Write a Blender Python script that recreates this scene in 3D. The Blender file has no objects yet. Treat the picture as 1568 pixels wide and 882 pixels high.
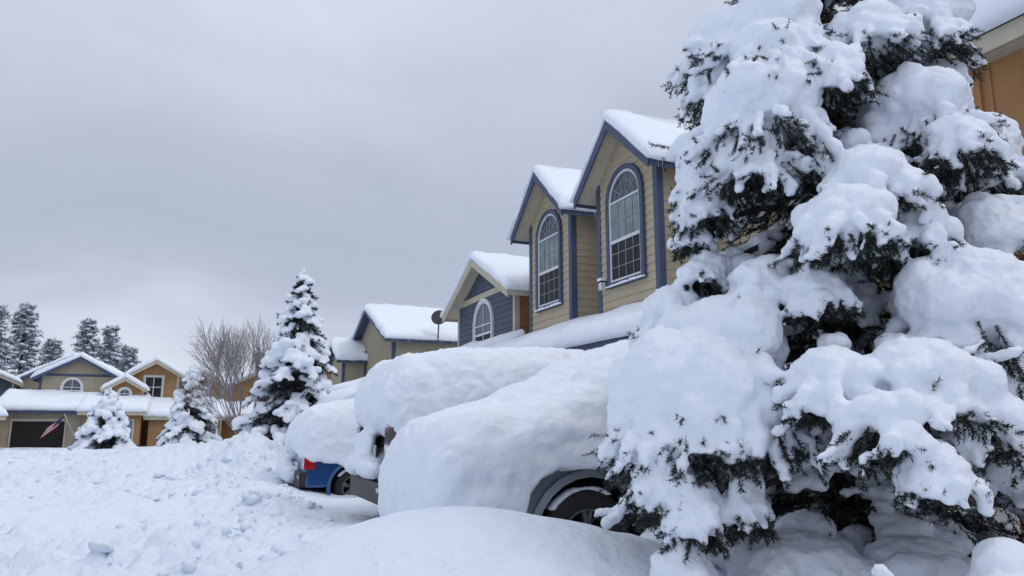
import bpy, bmesh, math, random, time
import numpy as np
from mathutils import Vector, Matrix
T0=time.time()
random.seed(7)
scene=bpy.context.scene
COL=scene.collection

# ------------------------------------------------------------------ noise
def _h(ix,iy,iz,seed):
    n=(ix*374761393+iy*668265263+iz*1103515245+seed*974634777)&0xffffffff
    n=((n^(n>>13))*1274126177)&0xffffffff
    n=(n^(n>>16))&0xffffffff
    return n/4294967295.0
def vnoise(P,seed=0):
    P=np.asarray(P,float); I=np.floor(P).astype(np.int64); f=P-I; f=f*f*f*(f*(f*6-15)+10)
    x,y,z=I[:,0],I[:,1],I[:,2]; u,v,w=f[:,0],f[:,1],f[:,2]
    def L(a,b,t): return a+(b-a)*t
    c=L(L(L(_h(x,y,z,seed),_h(x+1,y,z,seed),u),L(_h(x,y+1,z,seed),_h(x+1,y+1,z,seed),u),v),
        L(L(_h(x,y,z+1,seed),_h(x+1,y,z+1,seed),u),L(_h(x,y+1,z+1,seed),_h(x+1,y+1,z+1,seed),u),v),w)
    return c*2-1
def fbm(P,sc,octv=4,seed=0,g=.5):
    P=np.asarray(P,float)*sc; a=1;s=0;t=0
    for i in range(octv):
        s=s+a*vnoise(P+i*17.3,seed+i); t+=a; a*=g; P=P*2.03
    return s/t

# ------------------------------------------------------------------ materials
def new_mat(name):
    m=bpy.data.materials.new(name); m.use_nodes=True
    nt=m.node_tree; b=nt.nodes['Principled BSDF']; return m,nt,b
def N(nt,t,**k):
    n=nt.nodes.new(t)
    for a,v in k.items(): setattr(n,a,v)
    return n
def simple(name,col,rough=.7,metal=0,var=.12,sc=6,bump=0,bsc=30,coat=0,spec=.5):
    m,nt,b=new_mat(name)
    tc=N(nt,'ShaderNodeTexCoord'); no=N(nt,'ShaderNodeTexNoise'); no.inputs['Scale'].default_value=sc; no.inputs['Detail'].default_value=6
    nt.links.new(tc.outputs['Object'],no.inputs['Vector'])
    mp=N(nt,'ShaderNodeMapRange'); mp.inputs['From Min'].default_value=.3; mp.inputs['From Max'].default_value=.7
    mp.inputs['To Min'].default_value=1-var; mp.inputs['To Max'].default_value=1+var
    nt.links.new(no.outputs['Fac'],mp.inputs['Value'])
    vm=N(nt,'ShaderNodeVectorMath',operation='SCALE'); vm.inputs[0].default_value=col
    nt.links.new(mp.outputs[0],vm.inputs['Scale']); nt.links.new(vm.outputs[0],b.inputs['Base Color'])
    b.inputs['Roughness'].default_value=rough; b.inputs['Metallic'].default_value=metal
    b.inputs['Specular IOR Level'].default_value=spec
    if coat: b.inputs['Coat Weight'].default_value=coat
    if bump:
        n2=N(nt,'ShaderNodeTexNoise'); n2.inputs['Scale'].default_value=bsc; n2.inputs['Detail'].default_value=5
        nt.links.new(tc.outputs['Object'],n2.inputs['Vector'])
        bp=N(nt,'ShaderNodeBump'); bp.inputs['Strength'].default_value=bump; bp.inputs['Distance'].default_value=.02
        nt.links.new(n2.outputs['Fac'],bp.inputs['Height']); nt.links.new(bp.outputs[0],b.inputs['Normal'])
    return m
def snow_mat(name,b1=.25,sc1=9,b2=.2,sc2=60,dist=.03,col=(.85,.89,.96)):
    m,nt,b=new_mat(name)
    g=N(nt,'ShaderNodeNewGeometry')
    n1=N(nt,'ShaderNodeTexNoise'); n1.inputs['Scale'].default_value=sc1; n1.inputs['Detail'].default_value=5
    n2=N(nt,'ShaderNodeTexNoise'); n2.inputs['Scale'].default_value=sc2; n2.inputs['Detail'].default_value=3
    for n in (n1,n2): nt.links.new(g.outputs['Position'],n.inputs['Vector'])
    p1=N(nt,'ShaderNodeBump'); p1.inputs['Strength'].default_value=b1; p1.inputs['Distance'].default_value=dist
    p2=N(nt,'ShaderNodeBump'); p2.inputs['Strength'].default_value=b2; p2.inputs['Distance'].default_value=.006
    nt.links.new(n1.outputs['Fac'],p1.inputs['Height']); nt.links.new(n2.outputs['Fac'],p2.inputs['Height'])
    nt.links.new(p1.outputs[0],p2.inputs['Normal']); nt.links.new(p2.outputs[0],b.inputs['Normal'])
    mx=N(nt,'ShaderNodeMapRange'); mx.inputs['To Min'].default_value=.94; mx.inputs['To Max'].default_value=1.04
    nt.links.new(n1.outputs['Fac'],mx.inputs['Value'])
    vm=N(nt,'ShaderNodeVectorMath',operation='SCALE'); vm.inputs[0].default_value=col
    nt.links.new(mx.outputs[0],vm.inputs['Scale']); nt.links.new(vm.outputs[0],b.inputs['Base Color'])
    b.inputs['Roughness'].default_value=.75; b.inputs['Specular IOR Level'].default_value=.25
    return m
def dusted(name,col,thr=.25,amount=.8,sc=14,snowc=(.8,.84,.9)):
    """dark surface with snow lying on the faces that point up"""
    m,nt,b=new_mat(name)
    g=N(nt,'ShaderNodeNewGeometry'); sp=N(nt,'ShaderNodeSeparateXYZ'); nt.links.new(g.outputs['True Normal'],sp.inputs[0])
    ab=N(nt,'ShaderNodeMath',operation='ABSOLUTE'); nt.links.new(sp.outputs['Z'],ab.inputs[0])
    no=N(nt,'ShaderNodeTexNoise'); no.inputs['Scale'].default_value=sc; no.inputs['Detail'].default_value=4
    nt.links.new(g.outputs['Position'],no.inputs['Vector'])
    mu=N(nt,'ShaderNodeMath',operation='MULTIPLY'); nt.links.new(ab.outputs[0],mu.inputs[0]); nt.links.new(no.outputs['Fac'],mu.inputs[1])
    mr=N(nt,'ShaderNodeMapRange'); mr.inputs['From Min'].default_value=thr; mr.inputs['From Max'].default_value=thr+.15
    mr.inputs['To Max'].default_value=amount; nt.links.new(mu.outputs[0],mr.inputs['Value'])
    mx=N(nt,'ShaderNodeMix',data_type='RGBA'); mx.inputs['A'].default_value=(*col,1); mx.inputs['B'].default_value=(*snowc,1)
    nt.links.new(mr.outputs[0],mx.inputs['Factor']); nt.links.new(mx.outputs['Result'],b.inputs['Base Color'])
    b.inputs['Roughness'].default_value=.85; b.inputs['Specular IOR Level'].default_value=.2
    return m
M_SNOW=snow_mat('snow_soft',b1=.45,sc1=14,b2=.35,sc2=70,col=(.83,.87,.945))
M_GSNOW=snow_mat('snow_ground',b1=.7,sc1=6,b2=.5,sc2=45,dist=.06,col=(.77,.815,.90))
M_RSNOW=snow_mat('snow_roof',b1=.2,sc1=3,b2=.1,sc2=25)
M_BEIGE=simple('siding_beige',(.45,.38,.27),.75,var=.07,sc=2,bump=.15)
M_BEIGE2=simple('siding_greige',(.39,.34,.25),.75,var=.07,sc=2)
M_BROWN=simple('siding_brown',(.34,.175,.07),.75,var=.1,sc=2,bump=.15)
M_BROWN2=simple('siding_tan',(.36,.205,.09),.75,var=.1,sc=2,bump=.15)
M_BLUE=simple('siding_blue',(.075,.092,.14),.7,var=.07,sc=2)
M_TBLUE=simple('trim_blue',(.062,.08,.140),.6,var=.1,sc=4)
M_CREAM=simple('trim_cream',(.50,.45,.35),.65,var=.06,sc=4)
M_WHITE=simple('vinyl_white',(.66,.67,.69),.45,var=.04)
M_SHING=simple('roof_shingle',(.05,.045,.045),.9,var=.3,sc=8)
M_GL1=simple('glass_arch',(.075,.085,.105),.12,var=.3,sc=2,spec=.5)
M_GL2=simple('glass_blinds_reflection',(.20,.25,.245),.2,var=.3,sc=3,spec=.4)  # pale base colour paints in the blinds and the light reflection over them
M_GL3=simple('glass_screen',(.022,.023,.028),.5,var=.4,sc=3,spec=.2)
M_GRID=simple('muntin_grey',(.30,.31,.33),.5,var=.05)
M_GDOOR=simple('garage_door_bluegray',(.14,.19,.27),.6,var=.06,sc=3)
M_DARK=simple('dark_interior',(.012,.012,.012),.9)
M_BARK=dusted('bark',(.07,.05,.04),.36,.8)
M_TWIG=dusted('bare_twigs',(.27,.235,.245),.20,.8,10)
M_NEED=dusted('spruce_needles',(.022,.033,.027),.38,.6,25,(.55,.6,.65))
M_NEEDM=dusted('spruce_needles_mid',(.024,.034,.028),.34,.7,12,(.65,.7,.76))
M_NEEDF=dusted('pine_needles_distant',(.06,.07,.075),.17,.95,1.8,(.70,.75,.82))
M_ICE=simple('icicle_ice',(.7,.76,.8),.1,spec=.8)

# ------------------------------------------------------------------ mesh utils
def empty(name,loc=(0,0,0),rot=0):
    e=bpy.data.objects.new(name,None); COL.objects.link(e); e.location=loc; e.rotation_euler=(0,0,rot); e.empty_display_size=.3
    return e
def mkfast(name,V,F,mat,parent=None,smooth=False):
    """V (n,3) ; F (m,k)"""
    V=np.ascontiguousarray(V,np.float32); F=np.ascontiguousarray(F,np.int32); k=F.shape[1]
    me=bpy.data.meshes.new(name); me.vertices.add(len(V)); me.vertices.foreach_set('co',V.ravel())
    me.loops.add(F.size); me.loops.foreach_set('vertex_index',F.ravel())
    me.polygons.add(len(F)); me.polygons.foreach_set('loop_start',np.arange(0,F.size,k,dtype=np.int32))
    if smooth: me.polygons.foreach_set('use_smooth',np.ones(len(F),bool))
    me.update(calc_edges=True); me.materials.append(mat)
    o=bpy.data.objects.new(name,me); COL.objects.link(o); o.parent=parent
    return o
def mk(name,V,F,mat,parent=None,smooth=False):
    me=bpy.data.meshes.new(name); me.from_pydata([tuple(v) for v in V],[],F); me.update()
    me.materials.append(mat)
    if smooth:
        for p in me.polygons: p.use_smooth=True
    o=bpy.data.objects.new(name,me); COL.objects.link(o); o.parent=parent
    return o
def bake(o):
    dg=bpy.context.evaluated_depsgraph_get(); dg.update(); ev=o.evaluated_get(dg)
    me=bpy.data.meshes.new_from_object(ev); o.modifiers.clear(); old=o.data; o.data=me; bpy.data.meshes.remove(old)
def remesh_snow(o,voxel,it=4,amps=((.02,3),(.008,12)),seed=0,fac=.6):
    r=o.modifiers.new('r','REMESH'); r.mode='VOXEL'; r.voxel_size=voxel; r.use_smooth_shade=True
    s=o.modifiers.new('s','SMOOTH'); s.factor=fac; s.iterations=it
    bake(o); me=o.data; n=len(me.vertices)
    co=np.empty(n*3,np.float32); me.vertices.foreach_get('co',co); co=co.reshape(-1,3)
    no=np.empty(n*3,np.float32); me.vertices.foreach_get('normal',no); no=no.reshape(-1,3)
    d=np.zeros(n)
    for a,sc in amps: d+=a*fbm(co,sc,3,seed)
    co=co+no*d[:,None]; me.vertices.foreach_set('co',co.astype(np.float32).ravel()); me.update()
    me.polygons.foreach_set('use_smooth',np.ones(len(me.polygons),bool))
_b=bmesh.new(); bmesh.ops.create_icosphere(_b,subdivisions=2,radius=1); _b.verts.ensure_lookup_table()
ICO=np.array([v.co[:] for v in _b.verts]); ICOF=np.array([[v.index for v in f.verts] for f in _b.faces]); _b.free()
_b=bmesh.new(); bmesh.ops.create_icosphere(_b,subdivisions=1,radius=1); _b.verts.ensure_lookup_table()
ICO1=np.array([v.co[:] for v in _b.verts]); ICO1F=np.array([[v.index for v in f.verts] for f in _b.faces]); _b.free()
def blobs(name,C,R,mat,parent,voxel,it=4,amps=((.02,3),(.008,12)),seed=0,lo=False):
    C=np.array(C,float); R=np.array(R,float)
    S,SF=(ICO1,ICO1F) if lo else (ICO,ICOF)
    V=(S[None]*R[:,None,:]+C[:,None,:]).reshape(-1,3)
    F=(SF[None]+(np.arange(len(C))*len(S))[:,None,None]).reshape(-1,3)
    o=mkfast(name,V,F,mat,parent)
    remesh_snow(o,voxel,it,amps,seed)
    return o

# ------------------------------------------------------------------ world, sun, camera
w=bpy.data.worlds.new("World"); scene.world=w; w.use_nodes=True; nt=w.node_tree
for n in list(nt.nodes): nt.nodes.remove(n)
out=N(nt,'ShaderNodeOutputWorld'); bg=N(nt,'ShaderNodeBackground')
SUN_EL=math.radians(50); SUN_AZ=math.radians(125)
sky=N(nt,'ShaderNodeTexSky'); sky.sky_type='NISHITA'; sky.sun_disc=False; sky.sun_elevation=SUN_EL; sky.sun_rotation=SUN_AZ; sky.dust_density=3
tc=N(nt,'ShaderNodeTexCoord'); sp=N(nt,'ShaderNodeSeparateXYZ'); nt.links.new(tc.outputs['Generated'],sp.inputs[0])
mpv=N(nt,'ShaderNodeMapping'); mpv.inputs['Scale'].default_value=(1,1,2.4); mpv.inputs['Location'].default_value=(.6,.2,.35); nt.links.new(tc.outputs['Generated'],mpv.inputs['Vector'])
cn=N(nt,'ShaderNodeTexNoise'); cn.inputs['Scale'].default_value=2.1; cn.inputs['Detail'].default_value=6; cn.inputs['Roughness'].default_value=.5; cn.inputs['Distortion'].default_value=.4
nt.links.new(mpv.outputs[0],cn.inputs['Vector'])
c1=N(nt,'ShaderNodeMath',operation='MULTIPLY_ADD'); c1.inputs[1].default_value=.46; c1.inputs[2].default_value=-.23
nt.links.new(cn.outputs['Fac'],c1.inputs[0])
c2=N(nt,'ShaderNodeMath',operation='ADD'); nt.links.new(sp.outputs['Z'],c2.inputs[0]); nt.links.new(c1.outputs[0],c2.inputs[1])
cr=N(nt,'ShaderNodeValToRGB'); cr.color_ramp.interpolation='B_SPLINE'
els=cr.color_ramp.elements
els[0].position=0.0; els[0].color=(.73,.79,.90,1)
els[1].position=1.0; els[1].color=(.86,.94,1.08,1)
for p,c in ((.06,(.71,.77,.88)),(.16,(.465,.52,.645)),(.28,(.455,.51,.63)),(.42,(.565,.62,.745)),(.55,(.66,.725,.845)),(.75,(.80,.87,.99))):
    e=els.new(p); e.color=(*c,1)
nt.links.new(c2.outputs[0],cr.inputs['Fac'])
sc_=N(nt,'ShaderNodeVectorMath',operation='SCALE'); sc_.inputs['Scale'].default_value=.12; nt.links.new(sky.outputs[0],sc_.inputs[0])
mx=N(nt,'ShaderNodeMix',data_type='RGBA'); mx.inputs['Factor'].default_value=.94
nt.links.new(sc_.outputs[0],mx.inputs['A']); nt.links.new(cr.outputs[0],mx.inputs['B'])
nt.links.new(mx.outputs['Result'],bg.inputs['Color']); bg.inputs['Strength'].default_value=1.0
nt.links.new(bg.outputs[0],out.inputs[0])
sl=bpy.data.lights.new('sun','SUN'); sl.energy=.72; sl.angle=math.radians(24); sl.color=(1,.985,.96)
so=bpy.data.objects.new('sun',sl); COL.objects.link(so)
sd=Vector((math.sin(SUN_AZ)*math.cos(SUN_EL),math.cos(SUN_AZ)*math.cos(SUN_EL),math.sin(SUN_EL)))
so.rotation_euler=sd.to_track_quat('Z','Y').to_euler(); so.location=(0,0,30)
scene.view_settings.view_transform='Standard'; scene.view_settings.look='None'; scene.view_settings.exposure=0
cam=bpy.data.cameras.new('camera'); co_=bpy.data.objects.new('camera',cam); COL.objects.link(co_); scene.camera=co_
cam.lens=26; cam.sensor_width=36; cam.clip_start=.05; cam.clip_end=3000
HD=math.radians(23); PT=math.radians(10.5)
co_.location=(0,0,1.55)
co_.rotation_euler=Vector((math.sin(HD)*math.cos(PT),math.cos(HD)*math.cos(PT),math.sin(PT))).to_track_quat('-Z','Y').to_euler()

# ------------------------------------------------------------------ ground
def sstep(a,b,x):
    t=np.clip((x-a)/(b-a),0,1); return t*t*(3-2*t)
def G(X,Y):
    P=np.stack([X,Y,np.zeros_like(X)],-1).reshape(-1,3)
    sh=X.shape
    f=lambda s,o,sd:fbm(P,s,o,sd).reshape(sh)
    near=1-sstep(60,90,np.hypot(X,Y))
    z=.33+.10*f(.25,3,1)
    gs=lambda cx,cy,sx,sy,a,rot=0:a*np.exp(-(((X-cx)*math.cos(rot)+(Y-cy)*math.sin(rot))/sx)**2-((-(X-cx)*math.sin(rot)+(Y-cy)*math.cos(rot))/sy)**2)
    z=z+gs(1.22,4.0,1.35,.95,.77,-.38)+gs(2.45,3.75,.8,.7,.13)
    z=z+gs(4.1,3.2,1.6,1.4,.40)+gs(2.9,1.6,1.3,1.0,.42)
    z=z+gs(1.35,19.2,.95,3.2,.85)+gs(.2,22.5,2.2,1.6,.45)+gs(-1.6,12.5,2.5,1.6,.12)
    z=z+gs(-4.5,24,6,2.2,.38)+gs(.9,13.2,.7,2.2,.30)
    z=z+gs(1.2,10.6,.7,1.2,.08)+gs(4,12,1.5,1,.15)+gs(1.75,6.4,.5,1.2,.30)
    z=z-gs(-2.6,16,1.6,5,.16)-gs(3.1,5.45,.6,.25,.14)
    lump=(1-sstep(.7,1.9,X))*sstep(4.6,7,Y)*(1-sstep(34,46,Y))
    lump=np.maximum(lump,gs(1.35,19.2,1.2,3.4,1))
    r1=1-np.abs(f(1.5,3,5)); r2=np.abs(f(3.4,3,9))
    patch=.35+.8*sstep(-.25,.3,f(.35,2,51))
    z=z+lump*patch*(.22*f(.9,3,3)+.32*(r1-.8)+.25*(r2-.2)+.10*np.abs(f(8,2,11)))
    z=z+lump*.045*f(5,2,15)
    # boot tracks through the left field
    for (x0,y0,x1,y1,n_) in ((-1.6,6.2,-3.8,17,18),(.2,8.2,-1.2,20,17),(-3.0,9.0,.6,12.5,8)):
        for i in range(n_):
            t=i/(n_-1); sx=.12*(1 if i%2 else -1); z=z-gs(x0+(x1-x0)*t+sx,y0+(y1-y0)*t,.11,.17,.13)
    z=z+(1-lump)*(.045*f(1.2,3,13)+.014*f(6,2,14))
    z=z*near+(.3+.0*X)*(1-near)
    return z
def axis(lo,hi,d0,d1,step,grow):
    a=list(np.arange(d0,d1,step)); s=step; x=a[-1]
    while x<hi: s*=grow; x+=s; a.append(x)
    s=step; x=a[0]
    while x>lo: s*=grow; x-=s; a.insert(0,x)
    return np.array(a)
xs=axis(-900,900,-7,5,.04,1.06); 
ya=[.2]; 
while ya[-1]<1500:
    y=ya[-1]; ya.append(y+max(.035,.0042*y)*(1 if y<40 else 1+(y-40)*.02))
ys=np.array([-600,-200,-60,-20,-8,-4,-2,-1,-.5]+ya)
XX,YY=np.meshgrid(xs,ys); ZZ=G(XX,YY)
nx,ny=len(xs),len(ys); idx=np.arange(nx*ny).reshape(ny,nx)
FF=np.stack([idx[:-1,:-1],idx[:-1,1:],idx[1:,1:],idx[1:,:-1]],-1).reshape(-1,4)
mkfast('snow_ground',np.stack([XX,YY,ZZ],-1).reshape(-1,3),FF,M_GSNOW,None,True)
# plowed clods
rng=np.random.default_rng(3)
n=3000
cy=5.5+28*rng.random(n)**1.5; cx=-.25*cy-2+ (3.2+.25*cy)*rng.random(n)
k=rng.random(n)<.35
cx[k]=rng.normal(.9,.9,k.sum()); cy[k]=rng.uniform(9,24,k.sum())
cl=fbm(np.stack([cx,cy,cx*0],-1),.6,2,77); kk=(cl>-.02)&(cx<1.7); cx=cx[kk];cy=cy[kk]; n=len(cx)
cz=G(cx,cy); r=.018+.10*rng.random(n)**3.8
J=1+.75*(rng.random((n,len(ICO1),1))-.5)
V=ICO1[None]*J*(r[:,None]*np.array([1,1,.7])*(.6+.8*rng.random((n,3))))[:,None,:]+np.stack([cx,cy,cz+r*.05],-1)[:,None,:]
F=(ICO1F[None]+(np.arange(n)*len(ICO1))[:,None,None]).reshape(-1,3)
mkfast('snow_clods',V.reshape(-1,3),F,M_GSNOW,None,False)

# ------------------------------------------------------------------ building helper
class B:
    def __init__(s,name,loc,rot):
        s.e=empty(name,loc,rot); s.p={}; s.sn=[]
    def get(s,part,mat): return s.p.setdefault((part,mat.name),([],[],mat))
    def face(s,part,mat,pts):
        V,F,_=s.get(part,mat); n=len(V); V.extend(pts); F.append(tuple(range(n,n+len(pts))))
    def box(s,part,mat,x0,x1,y0,y1,z0,z1):
        V,F,_=s.get(part,mat); n=len(V)
        V.extend([(x0,y0,z0),(x1,y0,z0),(x1,y1,z0),(x0,y1,z0),(x0,y0,z1),(x1,y0,z1),(x1,y1,z1),(x0,y1,z1)])
        for f in ((0,3,2,1),(4,5,6,7),(0,1,5,4),(1,2,6,5),(2,3,7,6),(3,0,4,7)): F.append(tuple(n+i for i in f))
    def prism(s,part,mat,poly,vec):
        """poly 3D points, extruded by vec"""
        V,F,_=s.get(part,mat); n=len(V); m=len(poly)
        V.extend([tuple(p) for p in poly]); V.extend([tuple(Vector(p)+Vector(vec)) for p in poly])
        F.append(tuple(range(n,n+m))); F.append(tuple(range(n+2*m-1,n+m-1,-1)))
        for i in range(m):
            j=(i+1)%m; F.append((n+i,n+j,n+m+j,n+m+i))
    def beam(s,part,mat,p0,p1,w,h):
        p0=Vector(p0);p1=Vector(p1);d=(p1-p0).normalized(); u=Vector((0,0,1)) if abs(d.z)<.95 else Vector((0,1,0))
        sd=d.cross(u).normalized(); u=sd.cross(d)
        s.prism(part,mat,[p0+sd*w/2+u*h/2,p0-sd*w/2+u*h/2,p0-sd*w/2-u*h/2,p0+sd*w/2-u*h/2],p1-p0)
    def cone(s,part,mat,p,r,l,k=6):
        V,F,_=s.get(part,mat); n=len(V)
        V.extend([(p[0]+r*math.cos(math.tau*i/k),p[1]+r*math.sin(math.tau*i/k),p[2]) for i in range(k)]+[(p[0],p[1],p[2]-l)])
        for i in range(k): F.append((n+i,n+(i+1)%k,n+k))
    def clap(s,mat,a,b,nrm,z0,z1,lim=None,step=.17,part='siding'):
        a=np.array(a,float);b=np.array(b,float);nr=np.array(nrm,float)
        z=z0
        while z<z1-1e-4:
            zt=min(z+step,z1); l0,r0=lim(z) if lim else (0,1); l1,r1=lim(zt) if lim else (0,1)
            def P(t,zz,o):
                q=a+(b-a)*t+nr*o; return (q[0],q[1],zz)
            s.face(part,mat,[P(l0,z,.022),P(r0,z,.022),P(r1,zt,.003),P(l1,zt,.003)])
            s.face(part,mat,[P(l0,z,.0),P(r0,z,.0),P(r0,z,.022),P(l0,z,.022)])
            z=zt
    def boards(s,mat,a,b,nrm,z0,z1,step=.3,lim=None,part='siding'):
        a=np.array(a,float);b=np.array(b,float);nr=np.array(nrm,float); L=np.linalg.norm(b-a); d=(b-a)/L
        q=lambda t,z,o:tuple((a+d*t+nr*o))+(z,)
        if lim:
            zz=[z0]+list(np.linspace(z0+1e-3,z1,12)); left=[q(lim(z)[0]*L,z,.002) for z in zz]; right=[q(lim(z)[1]*L,z,.002) for z in zz]
            s.face(part,mat,left[::-1]+right)
        else: s.face(part,mat,[q(0,z0,.002),q(L,z0,.002),q(L,z1,.002),q(0,z1,.002)])
        t=step/2
        while t<L:
            zt=z1
            if lim:
                zt=z0
                for z in np.linspace(z0,z1,40):
                    l,r_=lim(z)
                    if l*L<=t<=r_*L: zt=z
            if zt>z0+.1:
                A=a+d*(t-.02);Bp=a+d*(t+.02)
                s.prism(part,mat,[(*(A+nr*.001),z0),(*(Bp+nr*.001),z0),(*(Bp+nr*.022),z0),(*(A+nr*.022),z0)],(0,0,zt-z0))
            t+=step
    def snowq(s,P00,P10,P11,P01,t,rd=(1,1,1,1),seed=0,res=.13,over=.06):
        P=[np.array(p,float) for p in (P00,P10,P11,P01)]
        Lu=np.linalg.norm(P[1]-P[0]);Lv=np.linalg.norm(P[3]-P[0])
        nu=max(8,int(Lu/res));nv=max(8,int(Lv/res))
        us=(1-np.cos(np.linspace(0,np.pi,nu+1)))/2*.6+np.linspace(0,1,nu+1)*.4; vs=(1-np.cos(np.linspace(0,np.pi,nv+1)))/2*.6+np.linspace(0,1,nv+1)*.4
        U,Vv=np.meshgrid(us,vs)
        base=((1-U)*(1-Vv))[...,None]*P[0]+(U*(1-Vv))[...,None]*P[1]+(U*Vv)[...,None]*P[2]+((1-U)*Vv)[...,None]*P[3]
        e=np.ones_like(U); r=max(t*.8,.12)
        for flag,dist in ((rd[0],U*Lu),(rd[1],(1-U)*Lu),(rd[2],Vv*Lv),(rd[3],(1-Vv)*Lv)):
            if flag:
                q=np.clip(dist/r,0,1); e=e*(.45+.55*np.sqrt(1-(1-q)**2))
        W=base.reshape(-1,3)+np.array([seed*3.1,0,0])
        th=t*e*(1+.30*fbm(W,.9,3,seed).reshape(U.shape)+.12*fbm(W,3,2,seed+5).reshape(U.shape))+.02*fbm(W,6,2,seed+3).reshape(U.shape)
        top=base.copy(); top[...,2]+=th
        du=(P[1]-P[0])/Lu; dv=(P[3]-P[0])/Lv
        wob=over*(1+1.6*fbm(W,2.5,3,seed+9).reshape(U.shape))
        for flag,mask,dr in ((rd[0],U<1e-6,-du),(rd[1],U>1-1e-6,du),(rd[2],Vv<1e-6,-dv),(rd[3],Vv>1-1e-6,dv)):
            if flag:
                top[mask]+=dr*wob[mask][:,None]; base[mask]+=dr*wob[mask][:,None]*.6
        base[...,2]-=.004
        s.sn.append((top.reshape(-1,3),base.reshape(-1,3),nu+1,nv+1))
    def finish(s):
        for (part,mn),(V,F,mat) in s.p.items(): mk(part,V,F,mat,s.e)
        VV=[];FFF=[];o=0
        for top,base,a,b in s.sn:
            n=a*b; VV+= [top,base]; i=np.arange(n).reshape(b,a)
            FFF.append(np.stack([i[:-1,:-1],i[:-1,1:],i[1:,1:],i[1:,:-1]],-1).reshape(-1,4)+o)
            FFF.append(np.stack([i[:-1,:-1],i[1:,:-1],i[1:,1:],i[:-1,1:]],-1).reshape(-1,4)+o+n)
            ring=np.concatenate([i[0,:],i[1:,-1],i[-1,-2::-1],i[-2:0:-1,0]]); rn=np.roll(ring,-1)
            FFF.append(np.stack([ring+n,rn+n,rn,ring],-1)+o); o+=2*n
        if VV: mkfast('roof_snow',np.concatenate(VV),np.concatenate(FFF),M_RSNOW,s.e,True)
    # ---- compound parts; front faces -y
    def gable(s,x0,x1,y0,y1,zb,ze,pitch,mat,fas,ov=.3,ovf=.35,snow=.25,sof=None,corner=None,style='clap',seed=0,sidemat=None,roofback=None,rake_h=.2,trim=True):
        xc=(x0+x1)/2; hw=(x1-x0)/2; za=ze+hw*pitch; sof=sof or fas; corner=corner or fas
        lim=lambda z:(0,1) if z<=ze else (min(.5,(z-ze)/(za-ze)*.5),1-min(.5,(z-ze)/(za-ze)*.5))
        fn=s.clap if style=='clap' else s.boards
        fn(mat,(x0,y0),(x1,y0),(0,-1),zb,za-.01,lim=lim)
        sm=sidemat or mat
        fn(sm,(x1,y0),(x1,y1),(1,0),zb,ze); fn(sm,(x0,y1),(x0,y0),(-1,0),zb,ze)
        s.box('back_wall',mat,x0+.03,x1-.03,y1-.05,y1,zb,ze)
        if trim:
            for xx in (x0,x1):
                sgn=-1 if xx==x0 else 1
                s.box('corner_trim',corner,min(xx-sgn*.11,xx+sgn*.035),max(xx-sgn*.11,xx+sgn*.035),y0-.035,y0+.11,zb,ze)
        yb=(roofback if roofback is not None else y1+ovf); yf=y0-ovf
        ex=hw+ov; zo=za+.06; zeo=zo-ex*pitch
        for sg in (-1,1):
            s.prism('roof_deck',M_SHING,[(xc,yf,zo),(xc+sg*ex,yf,zeo),(xc+sg*ex,yf,zeo-.06),(xc,yf,zo-.06)],(0,yb-yf,0))
            s.prism('soffit',sof,[(xc,yf+.01,zo-.065),(xc+sg*(ex-.01),yf+.01,zeo-.065),(xc+sg*(ex-.01),yf+.01,zeo-.10),(xc,yf+.01,zo-.10)],(0,yb-yf-.02,0))
            s.prism('rake_fascia',fas,[(xc,yf-.045,zo+.012),(xc+sg*(ex+.02),yf-.045,zeo+.012),(xc+sg*(ex+.02),yf-.045,zeo-rake_h),(xc,yf-.045,zo-rake_h-.02)],(0,.043,0))
            xa=xc+sg*(ex+.002); xb2=xc+sg*(ex+.04)
            s.box('eave_fascia',fas,min(xa,xb2),max(xa,xb2),yf+.002,yb,zeo-.17,zeo+.005)
            for k in range(int((yb-yf)*5)):
                if random.random()<.55: s.cone('icicles',M_ICE,(xc+sg*(ex+.05),yf+random.random()*(yb-yf),zeo-.0),.009,random.uniform(.08,.3))
            q=[(xc,yf-.06,zo+.014),(xc+sg*(ex+.06),yf-.06,zeo+.014-.06*pitch),(xc+sg*(ex+.06),yb,zeo+.014-.06*pitch),(xc,yb,zo+.014)]
            s.snowq(*q,snow,rd=(0,1,1,1),seed=seed+sg+2)
        return xc,za
    def shed(s,x0,x1,yf,zf,yb,zb,fas,snow=.28,seed=0,rd=(1,1,1,0),ov=.25):
        X0,X1=x0-ov,x1+ov
        s.prism('roof_deck',M_SHING,[(X0,yf,zf),(X0,yb,zb),(X0,yb,zb-.08),(X0,yf,zf-.08)],(X1-X0,0,0))
        s.box('eave_fascia',fas,X0,X1,yf-.045,yf-.002,zf-.2,zf+.01)
        for xx in (X0-.043,X1+.002):
            s.prism('rake_fascia',fas,[(xx,yf-.045,zf+.012),(xx,yb,zb+.012),(xx,yb,zb-.2),(xx,yf-.045,zf-.2)],(.041,0,0))
        s.snowq((X0-.05,yf-.08,zf+.014),(X1+.05,yf-.08,zf+.014),(X1+.05,yb,zb+.014),(X0-.05,yb,zb+.014),snow,rd=rd,seed=seed)
    def arch_pts(s,cx,hw,z0,zs,n=18):
        pts=[(cx-hw,z0),(cx+hw,z0)]
        for i in range(n+1):
            a=math.pi*i/n; pts.append((cx+hw*math.cos(a),zs+hw*math.sin(a)))
        return pts
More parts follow.
